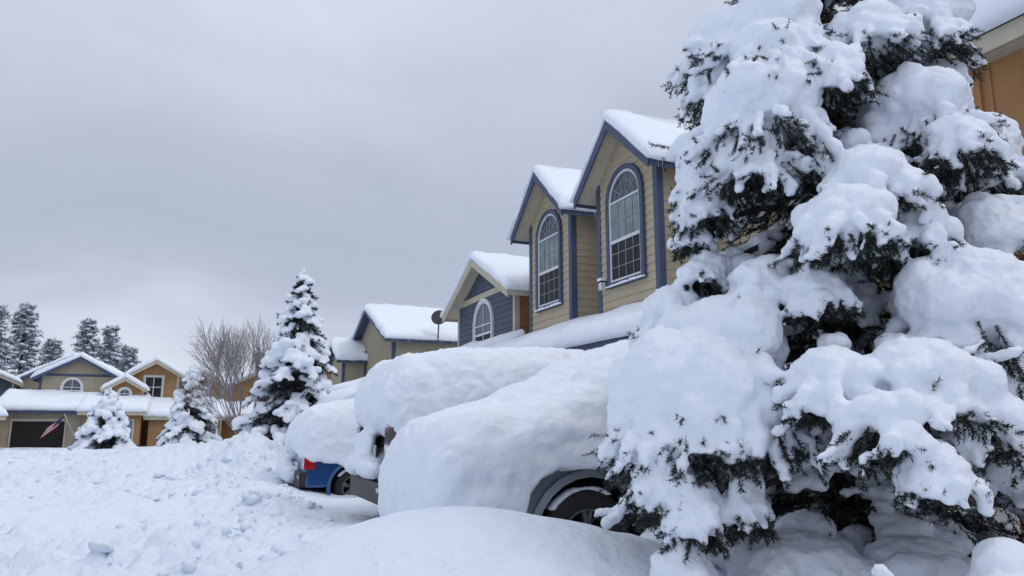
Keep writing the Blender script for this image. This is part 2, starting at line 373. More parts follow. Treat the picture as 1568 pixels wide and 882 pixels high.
    def ring(s,part,mat,inn,outp,ya,yb):
        n=len(inn)
        for i in range(n):
            j=(i+1)%n
            s.face(part,mat,[(inn[i][0],ya,inn[i][1]),(inn[j][0],ya,inn[j][1]),(outp[j][0],ya,outp[j][1]),(outp[i][0],ya,outp[i][1])])
            s.face(part,mat,[(outp[i][0],ya,outp[i][1]),(outp[j][0],ya,outp[j][1]),(outp[j][0],yb,outp[j][1]),(outp[i][0],yb,outp[i][1])])
            s.face(part,mat,[(inn[i][0],ya,inn[i][1]),(inn[j][0],ya,inn[j][1]),(inn[j][0],yb,inn[j][1]),(inn[i][0],yb,inn[i][1])])
    def archwin(s,cx,y,w,z0,zs,trim,tw=.11,big=True):
        hw=w/2; A=s.arch_pts
        s.ring('window_trim',trim,A(cx,hw,z0,zs),A(cx,hw+tw,z0-tw,zs),y-.085,y)
        s.ring('window_frame',M_WHITE,A(cx,hw-.05,z0+.05,zs),A(cx,hw-.001,z0+.001,zs),y-.06,y)
        g=y-.03; f=hw-.045; zm=z0+(zs-z0)*.5
        s.face('glass_top',M_GL1,[(x,g,z) for x,z in A(cx,f,zs,zs)[2:]])
        s.face('glass_mid',M_GL2 if big else M_GL1,[(cx-f,g,zm),(cx+f,g,zm),(cx+f,g,zs),(cx-f,g,zs)])
        s.face('glass_low',M_GL3,[(cx-f,g-.003,z0+.04),(cx+f,g-.003,z0+.04),(cx+f,g-.003,zm),(cx-f,g-.003,zm)])
        for zz,hh in ((zs,.02),(zm,.035)): s.box('window_rail',M_WHITE,cx-f,cx+f,g-.03,g-.006,zz-hh,zz+hh)
        if big:
            nc=4
            for i in range(1,nc):
                xx=cx-f+2*f*i/nc; s.box('muntins',M_GRID,xx-.007,xx+.007,g-.014,g-.005,z0+.05,zs)
            for zz in (z0+(zm-z0)*.36,z0+(zm-z0)*.7,zm+(zs-zm)*.5): s.box('muntins',M_GRID,cx-f,cx+f,g-.016,g-.005,zz-.007,zz+.007)
            for a in (36,72,108,144):
                a=math.radians(a); s.beam('muntins',M_GRID,(cx+.24*f*math.cos(a),g-.01,zs+.24*f*math.sin(a)),(cx+f*math.cos(a),g-.01,zs+f*math.sin(a)),.012,.012)
            for rr in (.28,.66):
                pr=None
                for i in range(13):
                    a=math.pi*i/12; q=(cx+rr*f*math.cos(a),g-.011,zs+rr*f*math.sin(a))
                    if pr: s.beam('muntins',M_GRID,pr,q,.012,.012)
                    pr=q
            for k in range(14):
                s.box('sill_snow',M_RSNOW,cx-hw-tw+k*(w+2*tw)/14,cx-hw-tw+(k+1)*(w+2*tw)/14+.003*k,y-.12-random.random()*.01,y-.086,z0-tw+.02,z0-tw+random.uniform(.04,.07))
        else:
            s.box('muntins',M_WHITE,cx-.015,cx+.015,g-.02,g-.005,z0+.05,zs+f)
    def rectwin(s,cx,y,w,z0,z1,trim,tw=.1):
        hw=w/2; R=lambda d:[(cx-hw-d,z0-d),(cx+hw+d,z0-d),(cx+hw+d,z1+d),(cx-hw-d,z1+d)]
        s.ring('window_trim',trim,R(0),R(tw),y-.08,y); s.ring('window_frame',M_WHITE,R(-.05),R(-.001),y-.06,y)
        g=y-.03
        s.face('glass_low',M_GL3,[(cx-hw+.04,g,z0+.04),(cx+hw-.04,g,z0+.04),(cx+hw-.04,g,z1-.04),(cx-hw+.04,g,z1-.04)])
        s.box('window_rail',M_WHITE,cx-.02,cx+.02,g-.02,g-.005,z0+.04,z1-.04)
        s.box('window_rail',M_WHITE,cx-hw+.04,cx+hw-.04,g-.022,g-.006,(z0+z1)/2-.02,(z0+z1)/2+.02)
    def garage_door(s,x0,x1,y,z0,z1,mat,trim):
        R=lambda d:[(x0-d,z0),(x1+d,z0),(x1+d,z1+d),(x0-d,z1+d)]
        s.ring('door_trim',trim,R(0),R(.1),y-.05,y)
        nr=4;h=(z1-z0)/nr; nc=4; ww=(x1-x0)/nc
        for i in range(nr):
            s.box('garage_door',mat,x0,x1,y-.03,y-.024,z0+i*h+.008,z0+(i+1)*h-.008)
            for j in range(nc): s.box('garage_door',mat,x0+j*ww+.07,x0+(j+1)*ww-.07,y-.04,y-.031,z0+i*h+.09,z0+(i+1)*h-.09)
        s.box('garage_door',M_DARK,x0,x1,y-.0235,y-.0225,z0,z1)

R90=math.radians(-90)
# ---- near beige house with two bay gables (front towards -X)
h=B('beige_house',(8,14.6,0),R90)
for i,(a,b) in enumerate(((.7,3.0),(-2.95,-.6))):
    xc,za=h.gable(a,b,0,1.4,3.3,6.8,.9,M_BEIGE,M_TBLUE,ov=.33,ovf=.4,snow=.22,sof=M_CREAM,seed=11+i*5,roofback=4.2,rake_h=.22)
    h.archwin(xc,-.0,1.22,4.5,6.22,M_TBLUE)
    h.beam('bracket',M_TBLUE,(xc,-.38,za-.12),(xc,-.02,za-.35),.08,.08)
h.box('wall_lamp',M_DARK,.93,1.03,-.06,-.025,4.42,4.62); h.box('wall_lamp',M_WHITE,.92,1.04,-.17,-.06,4.40,4.56); h.box('wall_lamp',M_DARK,.90,1.06,-.19,-.05,4.565,4.585)
h.box('wall_lamp',M_RSNOW,.90,1.06,-.19,-.05,4.59,4.65)
h.clap(M_BEIGE,(-3.5,1.4),(6.4,1.4),(0,-1),0,6.4)
h.clap(M_BEIGE,(6.4,1.4),(6.4,9),(1,0),0,6.4); h.clap(M_BEIGE,(-3.5,9),(-3.5,1.4),(-1,0),0,6.4)
h.box('corner_trim',M_TBLUE,6.3,6.435,1.365,1.5,0,6.4); h.box('corner_trim',M_TBLUE,3.35,3.47,1.36,1.375,3.3,6.4)
h.shed(-3.5,6.4,1.0,6.45,5.2,7.6,M_TBLUE,.27,31,rd=(1,1,1,0)); h.shed(-3.5,6.4,9.4,6.45,5.21,7.6,M_TBLUE,.27,33,rd=(1,1,1,0))
h.shed(-2.95,6.1,-1.5,2.98,1.38,4.02,M_TBLUE,.36,35)
h.clap(M_BEIGE,(-2.95,-1.15),(6.1,-1.15),(0,-1),0,3.0); h.clap(M_BEIGE,(6.1,-1.15),(6.1,1.4),(1,0),0,3.1); h.clap(M_BEIGE,(-2.95,1.4),(-2.95,-1.15),(-1,0),0,3.1)
h.garage_door(-2.6,.1,-1.15-.025,0,2.2,M_WHITE,M_TBLUE); h.garage_door(3.0,5.7,-1.15-.025,0,2.2,M_WHITE,M_TBLUE)
h.finish()
# ---- blue house
h=B('blue_house',(8,21.0,0),R90)
xc,za=h.gable(-2.4,2.4,0,8,0,5.35,.5,M_BLUE,M_CREAM,ov=.45,ovf=.4,snow=.24,seed=41,sidemat=M_BROWN,rake_h=.24,corner=M_CREAM)
h.archwin(0,0,1.45,4.0,4.55,M_WHITE,tw=.1,big=False)
h.box('belt_trim',M_CREAM,-2.28,2.28,-.05,-.002,5.38,5.56)
h.shed(-2.3,2.95,-4.75,1.98,-.03,3.80,M_TBLUE,.28,43,ov=.12)
h.clap(M_BLUE,(-2.3,-4.4),(2.95,-4.4),(0,-1),0,2.0); h.clap(M_BLUE,(2.95,-4.4),(2.95,0),(1,0),0,2.0,)
h.clap(M_BLUE,(2.95,-4.4),(2.95,0),(1,0),2.0,3.6,lim=lambda z:(min(1,(z-2.0)/1.75),1))
h.clap(M_BLUE,(-2.3,0),(-2.3,-4.4),(-1,0),0,2.0)
h.garage_door(-1.6,1.9,-4.425,0,1.85,M_WHITE,M_CREAM)
h.finish()
# ---- second beige house
h=B('beige_house.001',(8,36.8,0),R90)
h.gable(-4.2,4.3,0,9,0,5.45,.42,M_BEIGE2,M_TBLUE,ov=.4,ovf=.4,snow=.28,seed=51,style='boards')
h.rectwin(-1.9,-.025,1.3,3.9,5.2,M_TBLUE)
h.shed(-3.9,4.2,-4.0,2.5,-.03,3.6,M_TBLUE,.3,53); h.clap(M_BEIGE2,(-3.9,-3.7),(4.2,-3.7),(0,-1),0,2.5); h.clap(M_BEIGE2,(4.2,-3.7),(4.2,0),(1,0),0,2.5)
h.gable(-4.6,-1.2,-1.2,2,3.2,4.9,.5,M_BEIGE2,M_TBLUE,ov=.3,ovf=.3,snow=.28,seed=57)
h.finish()
# ---- further brown house in the row
h=B('brown_house',(8.6,51,0),R90)
h.gable(-4.5,4.5,0,9,0,4.9,.4,M_BROWN,M_CREAM,ov=.4,ovf=.4,snow=.3,seed=61)
h.shed(-4,4,-4,2.6,-.03,3.7,M_CREAM,.3,63); h.clap(M_BROWN,(-4,-3.7),(4,-3.7),(0,-1),0,2.5); h.clap(M_BROWN,(4,-3.7),(4,0),(1,0),0,2.6)
h.finish()
# ---- brown house at the right edge
h=B('brown_house.001',(8,0,0),R90)
h.boards(M_BROWN,(-5.25,0),(6,0),(0,-1),0,5.75,step=.4); h.boards(M_BROWN,(-5.25,8),(-5.25,0),(-1,0),0,5.75,step=.4)
h.boards(M_BROWN,(6,0),(6,8),(1,0),0,5.75,step=.4)
h.box('corner_trim',M_BROWN,-5.29,-5.15,-.04,.1,0,5.6)
h.shed(-5.25,6,-.22,5.78,4.2,8.0,M_CREAM,.48,71,ov=.3); h.shed(-5.25,6,9,5.78,4.21,8.0,M_CREAM,.45,73)
h.box('soffit',M_CREAM,-5.5,6.2,-.2,.0,5.57,5.59)
h.rectwin(-2.5,-.03,1.2,3.6,4.9,M_CREAM)
h.finish()
# ---- far houses facing down the street (front towards camera, -Y)
h=B('beige_house.002',(-7.2,52,-.3),0)
h.gable(-1.4,2.7,0,9,0,4.75,.55,M_BEIGE2,M_TBLUE,ov=.35,ovf=.4,snow=.3,seed=81)
h.archwin(.3,0,1.0,3.7,4.1,M_WHITE,big=False); 
h.box('upper_band',M_TBLUE,-1.3,2.6,-.04,-.026,4.76,4.9)
h.shed(-2.7,1.6,-3.4,2.65,-.05,3.6,M_TBLUE,.3,83); h.clap(M_BEIGE2,(-2.7,-3.1),(1.6,-3.1),(0,-1),0,2.6); h.clap(M_BEIGE2,(1.6,-3.1),(1.6,0),(1,0),0,2.7)
h.box('garage_opening',M_DARK,-1.95,.55,-3.14,-3.125,0,2.05); h.box('door_trim',M_CREAM,-2.05,.65,-3.17,-3.13,2.055,2.2)
h.box('door_trim',M_CREAM,-2.05,-1.96,-3.17,-3.13,0,2.05); h.box('door_trim',M_CREAM,.56,.65,-3.17,-3.13,0,2.05)
h.finish()
h=B('brown_house.002',(-2.5,51,-.3),0)
h.gable(-1.1,1.5,0,9,0,4.95,.6,M_BROWN2,M_CREAM,ov=.35,ovf=.4,snow=.3,seed=91)
h.gable(-2.4,-.4,-.6,4,2.8,4.0,.6,M_BROWN2,M_CREAM,ov=.2,ovf=.25,snow=.28,seed=93)
h.gable(1.5,4.2,1.5,9,0,4.5,.5,M_BROWN2,M_CREAM,ov=.3,ovf=.4,snow=.3,seed=95)
h.rectwin(.1,-.025,1.0,3.5,4.8,M_CREAM); h.archwin(-1.4,-.6,.6,3.3,3.7,M_WHITE,big=False)
h.shed(-3.2,-.3,-2.9,2.6,-.05,3.5,M_CREAM,.3,97); h.shed(.1,4.0,-2.2,2.35,-.05,3.2,M_CREAM,.3,98)
h.clap(M_BROWN2,(-3.2,-2.6),(-.3,-2.6),(0,-1),0,2.5); h.clap(M_BROWN2,(-.3,-2.6),(-.3,0),(1,0),0,2.6)
h.clap(M_BROWN2,(.1,-1.9),(4,-1.9),(0,-1),0,2.3); h.clap(M_BROWN2,(4,-1.9),(4,0),(1,0),0,2.6)
h.garage_door(-2.6,-.7,-2.63,0,2.1,M_GDOOR,M_CREAM)
h.finish()
h=B('beige_house.003',(-14.2,47,-.3),math.radians(30))
h.gable(-3,3,0,9,0,4.7,.42,M_BEIGE2,M_CREAM,ov=.4,ovf=.4,snow=.3,seed=101)
h.shed(-2.6,3.6,-4,2.3,-.05,3.7,M_CREAM,.3,103); h.clap(M_BROWN2,(-2.6,-3.6),(3.6,-3.6),(0,-1),0,2.4); h.clap(M_BROWN2,(3.6,-3.6),(3.6,0),(1,0),0,2.5)
h.garage_door(-1,2.6,-3.63,0,2.0,M_BEIGE2,M_CREAM)
h.finish()
h=B('brown_house.003',(4.6,62,-.3),math.radians(-25))
h.gable(-4,4,0,9,0,4.2,.42,M_BROWN2,M_CREAM,ov=.4,ovf=.4,snow=.3,seed=111)
h.shed(-4,4,-4,2.4,-.05,3.4,M_CREAM,.3,113); h.clap(M_BROWN2,(-4,-3.6),(4,-3.6),(0,-1),0,2.4)
h.finish()
h=B('blue_house.001',(-15.5,60,-.3),math.radians(10))
h.gable(-4,4,0,9,0,4.8,.45,M_BLUE,M_CREAM,ov=.4,ovf=.4,snow=.3,seed=121)
h.finish()
h=B('beige_house.004',(-8.8,66,-.3),math.radians(-6))
h.gable(-3.6,3.6,0,9,0,5.2,.5,M_BEIGE2,M_TBLUE,ov=.4,ovf=.4,snow=.3,seed=131)
h.finish()

# ---- flag on the far garage
M_RED=simple('flag_red',(.40,.03,.045),.8); M_FW=simple('flag_white',(.6,.6,.62),.8); M_NAVY=simple('flag_navy',(.03,.04,.16),.8)
fb=B('flag',(-6.95,48.2,1.15),math.radians(10))
up=Vector((.30,0,.62)); d=Vector((-.6,0,-.52))
fb.beam('pole',M_WHITE,(1.0,.5,-.35),(.32,-.3,1.0),.03,.03)
for i in range(7):
    a=Vector((.35,-.3,.95))-up*(i/7.)*1.05; b=a-up/7.*1.05
    for j in range(8):
        s0,s1=j/8*1.25,(j+1)/8*1.25; wv=lambda s:Vector((0,.07*math.sin(s*6),0))
        mt=M_NAVY if (i<4 and j<4) else (M_RED if i%2==0 else M_FW)
        fb.face('cloth',mt,[a+d*s0+wv(s0),a+d*s1+wv(s1),b+d*s1+wv(s1),b+d*s0+wv(s0)])
fb.finish()
# ---- satellite dish, on the eave of the second beige house
sdh=B('satellite_dish',(9.95,31.9,5.72),0); M_GREY=simple('dish_grey',(.06,.062,.07),.7,spec=.2)
dn=Vector((-.35,-.8,.45)).normalized(); du=dn.cross(Vector((0,0,1))).normalized(); dv=du.cross(dn)
def dp(r_,a): return dn*(.12*r_*r_/.09*.3)+du*r_*math.cos(a)*1.2+dv*r_*math.sin(a)*1.35+Vector((0,0,.62))
for k in range(4):
    for i in range(20):
        a,b=math.tau*i/20,math.tau*(i+1)/20; r0,r1=.3*k/4,.3*(k+1)/4
        sdh.face('dish',M_GREY,[dp(r0,a),dp(r1,a),dp(r1,b),dp(r0,b)])
sdh.beam('mast',M_GREY,(0,.15,-.45),(0,.02,.55),.05,.05); sdh.beam('arm',M_GREY,(0,0,.2),tuple(dn*.45+Vector((0,0,.35))),.03,.03)
sdh.finish()

# ------------------------------------------------------------------ vehicles
M_TIRE=simple('tire_rubber',(.02,.02,.02),.85,bump=.3); M_RIM=simple('wheel_alloy',(.16,.165,.18),.4,metal=.7)
M_PLAST=simple('black_plastic',(.02,.021,.023),.5); M_TAIL=simple('taillight_red',(.42,.015,.02),.15,coat=1); M_CARGL=simple('car_glass',(.02,.025,.03),.05,spec=.8)
M_TAILD=simple('taillight_dark',(.06,.05,.055),.15,coat=1)
M_LAMPW=simple('lamp_clear',(.5,.5,.48),.15,coat=1); M_PLATE=simple('number_plate',(.6,.6,.55),.5)
def paint(n,c): return simple(n,c,.3,metal=.35,var=.05,coat=.7)
def vehicle(name,loc,rot,L,W,lower,green,wx,wr,wz,mat,tail_z,seed=0,tailmat=None,wrap=.16,proud=.004):
    """local: rear at x=0, nose at x=L, near side is -y. lower/green: side outlines (x,z)"""
    tailmat=tailmat or M_TAIL
    e=empty(name,loc,rot)
    def extr(nm,poly,hw0,hw1,z0,z1,m,bev):
        V=[];n=len(poly)
        for sg in (-1,1):
            for x,z in poly:
                t=min(1,max(0,(z-z0)/(z1-z0))); V.append((x,sg*(hw0+(hw1-hw0)*t),z))
        F=[tuple(range(n)),tuple(range(2*n-1,n-1,-1))]+[(i,(i+1)%n,n+(i+1)%n,n+i) for i in range(n)]
        o=mk(nm,V,F,m,e,True); bm=bmesh.new(); bm.from_mesh(o.data); bmesh.ops.recalc_face_normals(bm,faces=bm.faces); bm.to_mesh(o.data); bm.free()
        if bev:
            b=o.modifiers.new('b','BEVEL'); b.width=bev; b.segments=3; b.limit_method='ANGLE'; b.angle_limit=math.radians(25)
        return o
    zs=[z for _,z in lower]
    body=extr('body',lower,W/2,W/2-.05,min(zs),max(zs),mat,.05)
    cut=[]
    for x in wx:
        for sg in (-1,1):
            V=[];k=28;rr=wr+.10
            for yy in (sg*(W/2-.30),sg*(W/2+.3)):
                for i in range(k): V.append((x+rr*math.cos(math.tau*i/k),yy,wz+rr*math.sin(math.tau*i/k)))
            F=[tuple(range(k)),tuple(range(2*k-1,k-1,-1))]+[(i,(i+1)%k,k+(i+1)%k,k+i) for i in range(k)]
            c=mk('cut',V,F,mat,e); bm=bmesh.new(); bm.from_mesh(c.data); bmesh.ops.recalc_face_normals(bm,faces=bm.faces); bm.to_mesh(c.data); bm.free()
            m=body.modifiers.new('c','BOOLEAN'); m.object=c; m.operation='DIFFERENCE'; m.solver='EXACT'; cut.append(c)
    bake(body)
    for c in cut: bpy.data.objects.remove(c,do_unlink=True)
    for p in body.data.polygons: p.use_smooth=False
    gz=[z for _,z in green]
    extr('glasshouse',green,W/2-.06,W/2-.22,min(gz),max(gz),M_CARGL,.03)
    top=max(gz); rx=[x for x,z in green if z>top-.08]
    bb=B.__new__(B); bb.e=e; bb.p={}; bb.sn=[]
    bb.box('roof_panel',mat,min(rx)-.02,max(rx)+.02,-W/2+.21,W/2-.21,top-.02,top+.03)
    for sg in (-1,1):
        y0,y1=sg*(W/2-.055),sg*(W/2-.215)
        gl=[g for g in green if g[1]<min(gz)+.05]; gt=[g for g in green if g[1]>top-.08]
        bb.beam('pillar',mat,(min(g[0] for g in gl),y0,min(gz)),(min(g[0] for g in gt),y1,top),.08,.05)
        bb.beam('pillar',mat,(max(g[0] for g in gl),y0,min(gz)),(max(g[0] for g in gt),y1,top),.08,.05)
        mxx=(min(rx)+max(rx))/2; bb.beam('pillar',mat,(mxx,y0,min(gz)),(mxx,y1,top),.08,.05)
        bb.beam('mirror',M_PLAST,(max(g[0] for g in gl)-.35,sg*(W/2-.05),min(gz)+.1),(max(g[0] for g in gl)-.35,sg*(W/2+.12),min(gz)+.12),.12,.16)
        for sx in (wx[0]+wr+.25,(wx[0]+wx[1])/2+.1): bb.box('door_seam',M_PLAST,sx-.006,sx+.006,min(sg*(W/2-.01),sg*(W/2+.002)),max(sg*(W/2-.01),sg*(W/2+.002)),min(zs)+.25,max(zs)-.1)
        bb.box('sill',M_PLAST,wx[0]+wr+.1,wx[1]-wr-.1,min(sg*(W/2-.05),sg*(W/2+.012)),max(sg*(W/2-.05),sg*(W/2+.012)),min(zs)-.03,min(zs)+.1)
        bb.box('taillight',tailmat,-.03,wrap,min(sg*(W/2-.2),sg*(W/2+proud)),max(sg*(W/2-.2),sg*(W/2+proud)),tail_z[0],tail_z[1])
        bb.box('taillight_lens',M_LAMPW,-.034,.02,min(sg*(W/2-.19),sg*(W/2+proud-.01)),max(sg*(W/2-.19),sg*(W/2+proud-.01)),tail_z[0]+.06,tail_z[0]+.11)
        bb.box('headlight',M_LAMPW,L-.2,L+.012,min(sg*(W/2-.35),sg*(W/2-.0)),max(sg*(W/2-.35),sg*(W/2-.0)),tail_z[0]-.1,tail_z[0]+.06)
    bb.box('bumper_rear',M_PLAST,-.10,.12,-W/2+.02,W/2-.02,min(zs)+.02,min(zs)+.27); bb.box('bumper_front',M_PLAST,L-.1,L+.08,-W/2+.03,W/2-.03,min(zs)+.02,min(zs)+.25)
    bb.box('bumper_reflector',M_TAIL,-.106,-.02,-W/2+.03,-W/2+.25,min(zs)+.16,min(zs)+.21)
    bb.box('number_plate',M_PLATE,-.035,-.02,-.26,.26,tail_z[0]-.05,tail_z[0]+.1)
    bb.finish()
    for x in wx:
        for sg in (-1,1):
            prof=[(wr*.60,.11),(wr*.66,.125),(wr*.93,.115),(wr,.08),(wr,-.08),(wr*.93,-.115),(wr*.6,-.11)]
            V=[];k=40
            for i in range(k):
                a=math.tau*i/k
                for r_,q in prof: V.append((x+r_*math.cos(a),sg*(W/2-.14)+q*sg,wz+r_*math.sin(a)))
            n=len(prof); F=[(i*n+j,((i+1)%k)*n+j,((i+1)%k)*n+j+1,i*n+j+1) for i in range(k) for j in range(n-1)]
            mk('tire',V,F,M_TIRE,e,True)
            wb=B.__new__(B); wb.e=e; wb.p={}; wb.sn=[]
            yo=sg*(W/2-.06)
            for j in range(5):
                a=math.tau*j/5+.3
                for da in (-.13,.13):
                    wb.beam('rim_spokes',M_RIM,(x+.05*math.cos(a),yo,wz+.05*math.sin(a)),(x+wr*.6*math.cos(a+da),yo,wz+wr*.6*math.sin(a+da)),.035,.04)
            for i in range(24):
                a,b=math.tau*i/24,math.tau*(i+1)/24
                wb.beam('rim_ring',M_RIM,(x+wr*.6*math.cos(a),yo,wz+wr*.6*math.sin(a)),(x+wr*.6*math.cos(b),yo,wz+wr*.6*math.sin(b)),.05,.04)
                if math.sin(a)>-.3:
                    rr=wr+.095
                    for ra,rb,ya,yb,mm,pn in ((rr+.06,rr+.0,W/2+.006,W/2+.03,mat,'arch_flare'),):
                        wb.face(pn,mm,[(x+ra*math.cos(a),sg*ya,wz+ra*math.sin(a)),(x+ra*math.cos(b),sg*ya,wz+ra*math.sin(b)),(x+rb*math.cos(b),sg*yb,wz+rb*math.sin(b)),(x+rb*math.cos(a),sg*yb,wz+rb*math.sin(a))])
                        wb.face(pn,mm,[(x+rb*math.cos(a),sg*yb,wz+rb*math.sin(a)),(x+rb*math.cos(b),sg*yb,wz+rb*math.sin(b)),(x+rb*math.cos(b),sg*(W/2-.03),wz+rb*math.sin(b)),(x+rb*math.cos(a),sg*(W/2-.03),wz+rb*math.sin(a))])
                    rl=rr-.006
                    wb.face('wheel_well',M_DARK,[(x+rl*math.cos(a),sg*(W/2-.03),wz+rl*math.sin(a)),(x+rl*math.cos(b),sg*(W/2-.03),wz+rl*math.sin(b)),(x+rl*math.cos(b),sg*(W/2-.29),wz+rl*math.sin(b)),(x+rl*math.cos(a),sg*(W/2-.29),wz+rl*math.sin(a))])
            wb.face('wheel_well',M_DARK,[(x+(wr+.09)*math.cos(math.tau*i/24),sg*(W/2-.285),wz+(wr+.09)*math.sin(math.tau*i/24)) for i in range(24)])
            wb.finish()
            C=[];R=[]
            for a in np.linspace(math.radians(60),math.radians(140),12): C.append((x+(wr+.0)*math.cos(a),sg*(W/2-.07),wz+(wr+.0)*math.sin(a))); R.append((.045,.06,random.uniform(.012,.026)))
            blobs('tire_snow',C,R,M_SNOW,e,.016,3,((.012,8),))
    return e
def loft(name,st,e,seed,voxel=.035,p=.42,endr=.3,lown=.07,amps=((.07,1.1),(.04,3.5),(.024,9),(.010,24)),extra=None):
    """st: (x, yc, halfwidth, zlow_near(-y), zlow_far, ztop)"""
    st=np.array(st,float); X=np.linspace(st[0,0],st[-1,0],110)
    I=[np.interp(X,st[:,0],st[:,k]) for k in range(1,6)]
    ker=np.ones(7)/7
    I=[np.convolve(np.pad(a,3,'edge'),ker,'valid') for a in I]
    yc,hw,zn,zf,zt=I
    L=np.minimum(X-X[0],X[-1]-X); q=np.clip(L/endr,0,1); ee=.25+.75*np.sqrt(1-(1-q)**2)
    zn=zn+lown*fbm(np.stack([X,X*0,X*0],-1),2.6,3,seed)*1.5; zf=zf+lown*fbm(np.stack([X,X*0+9,X*0],-1),2.2,3,seed)
    th=np.linspace(0,np.pi,44); V=[]
    for i,x in enumerate(X):
        c=np.cos(th); s_=np.sin(th); yy=yc[i]-hw[i]*(.75+.25*ee[i])*np.sign(c)*np.abs(c)**p
        zl=zn[i]+(zf[i]-zn[i])*(1-c)/2
        hgt=(zt[i]-zl); zz=zl+hgt*s_**(p*.9)
        mid=zl+hgt*.35; zz=mid+(zz-mid)*ee[i]
        V.append(np.stack([np.full_like(yy,x),yy,zz],-1))
    m=len(th);V=np.array(V).reshape(-1,3); F=[]
    for i in range(len(X)-1):
        for j in range(m): F.append((i*m+j,(i+1)*m+j,(i+1)*m+(j+1)%m,i*m+(j+1)%m))
    F.append(tuple(range(m))); F.append(tuple((len(X)-1)*m+j for j in range(m-1,-1,-1)))
    V=list(V)
    if extra:
        for (c,r_) in extra:
            n=len(V); V.extend(ICO*np.array(r_)+np.array(c)); F.extend([tuple(int(q)+n for q in f) for f in ICOF])
    o=mk(name,V,F,M_SNOW,e); bm=bmesh.new(); bm.from_mesh(o.data); bmesh.ops.recalc_face_normals(bm,faces=bm.faces); bm.to_mesh(o.data); bm.free()
    remesh_snow(o,voxel,4,amps,seed)
    return o
P_SIL=paint('paint_silver',(.24,.26,.29)); P_BLK=paint('paint_dark',(.025,.028,.035)); P_BLUE=paint('paint_blue',(.015,.075,.24))
e=vehicle('pickup_truck',(1.9,6.58,.19),0,5.4,1.94,
  [(0,.42),(0,1.24),(2.0,1.26),(3.8,1.18),(5.2,1.08),(5.4,.95),(5.4,.42)],
  [(1.75,1.24),(1.9,1.80),(3.4,1.82),(4.1,1.20)],(1.18,4.4),.41,.43,P_SIL,(.80,1.08),tailmat=M_TAIL,wrap=.05,proud=-.08)
loft('body_snow',[(-.20,0,1.08,.40,.3,1.32),(.1,0,1.18,.30,.3,1.43),(.40,0,1.17,.36,.4,1.49),(.52,0,1.15,.60,.6,1.52),(.68,0,1.12,.96,.8,1.57),(1.18,0,1.10,1.06,.9,1.75),(1.6,0,1.10,1.02,.9,1.98),(1.85,0,1.10,.84,.9,2.10),(2.4,0,1.1,.80,1,2.28),(3.1,0,1.06,.8,1,2.36),(3.7,0,1.04,.8,1,2.27),(4.7,0,1.04,.8,.9,1.6),(5.5,0,.95,.7,.8,1.45)],e,5,
     extra=[((-.12,-.9,.42),(.28,.28,.2)),((.15,-1.10,.34),(.34,.18,.2)),((.02,-.97,.95),(.22,.20,.34))])
e=vehicle('suv',(2.18,9.75,.2),0,4.7,1.88,
  [(0,.40),(-.02,.95),(.05,1.10),(3.2,1.12),(4.5,1.02),(4.7,.85),(4.7,.40)],
  [(.06,1.08),(.22,1.72),(2.7,1.74),(3.5,1.1)],(.95,3.7),.36,.37,P_BLK,(1.00,1.32),tailmat=M_TAILD)
loft('body_snow',[(-.12,0,.98,1.30,1.34,1.98),(.15,0,1.06,1.14,1.2,2.20),(1.0,0,1.07,1.0,1.2,2.34),(2.8,0,1.06,1.0,1.1,2.42),(3.5,0,1.03,.9,1,1.85),(4.8,0,.95,.85,.9,1.4)],e,9,
     extra=[((-.14,-.55,.84),(.20,.34,.15)),((-.12,.1,.86),(.22,.5,.17)),((-.10,.6,.84),(.2,.34,.15)),((-.06,.3,1.12),(.12,.55,.2))])
e=vehicle('blue_car',(1.85,14.6,.12),math.radians(2),4.3,1.76,
  [(0,.34),(-.02,.80),(.06,.96),(3.0,.98),(4.1,.82),(4.3,.65),(4.3,.34)],
  [(.12,.94),(.55,1.44),(2.4,1.46),(3.2,.95)],(.85,3.4),.32,.33,P_BLUE,(.66,.86))
loft('body_snow',[(-.16,0,.86,.96,.90,1.52),(.1,0,.95,.86,.85,1.72),(.6,0,.97,.74,.9,1.87),(1.6,0,.97,.80,.9,1.94),(2.5,0,.95,.8,.85,1.86),(3.2,0,.93,.75,.8,1.5),(4.3,0,.88,.7,.7,1.2)],e,15,lown=.09,
     extra=[((-.14,.45,.62),(.2,.45,.24)),((-.12,.0,.55),(.2,.4,.2))])
e=vehicle('parked_car',(-9.2,42,-.05),math.radians(-100),4.4,1.8,
  [(0,.34),(-.02,.85),(.06,1.0),(3.0,1.0),(4.2,.85),(4.4,.65),(4.4,.34)],
  [(.12,.98),(.4,1.5),(2.4,1.5),(3.2,.98)],(.85,3.45),.32,.33,P_BLK,(.7,.95))
loft('body_snow',[(-.1,0,.8,1.3,1.3,1.5),(.5,0,.85,1.3,1.3,1.75),(2.4,0,.85,1.3,1.3,1.75),(3.2,0,.85,1.0,1.0,1.4),(4.4,0,.8,.95,.95,1.15)],e,19,voxel=.07)

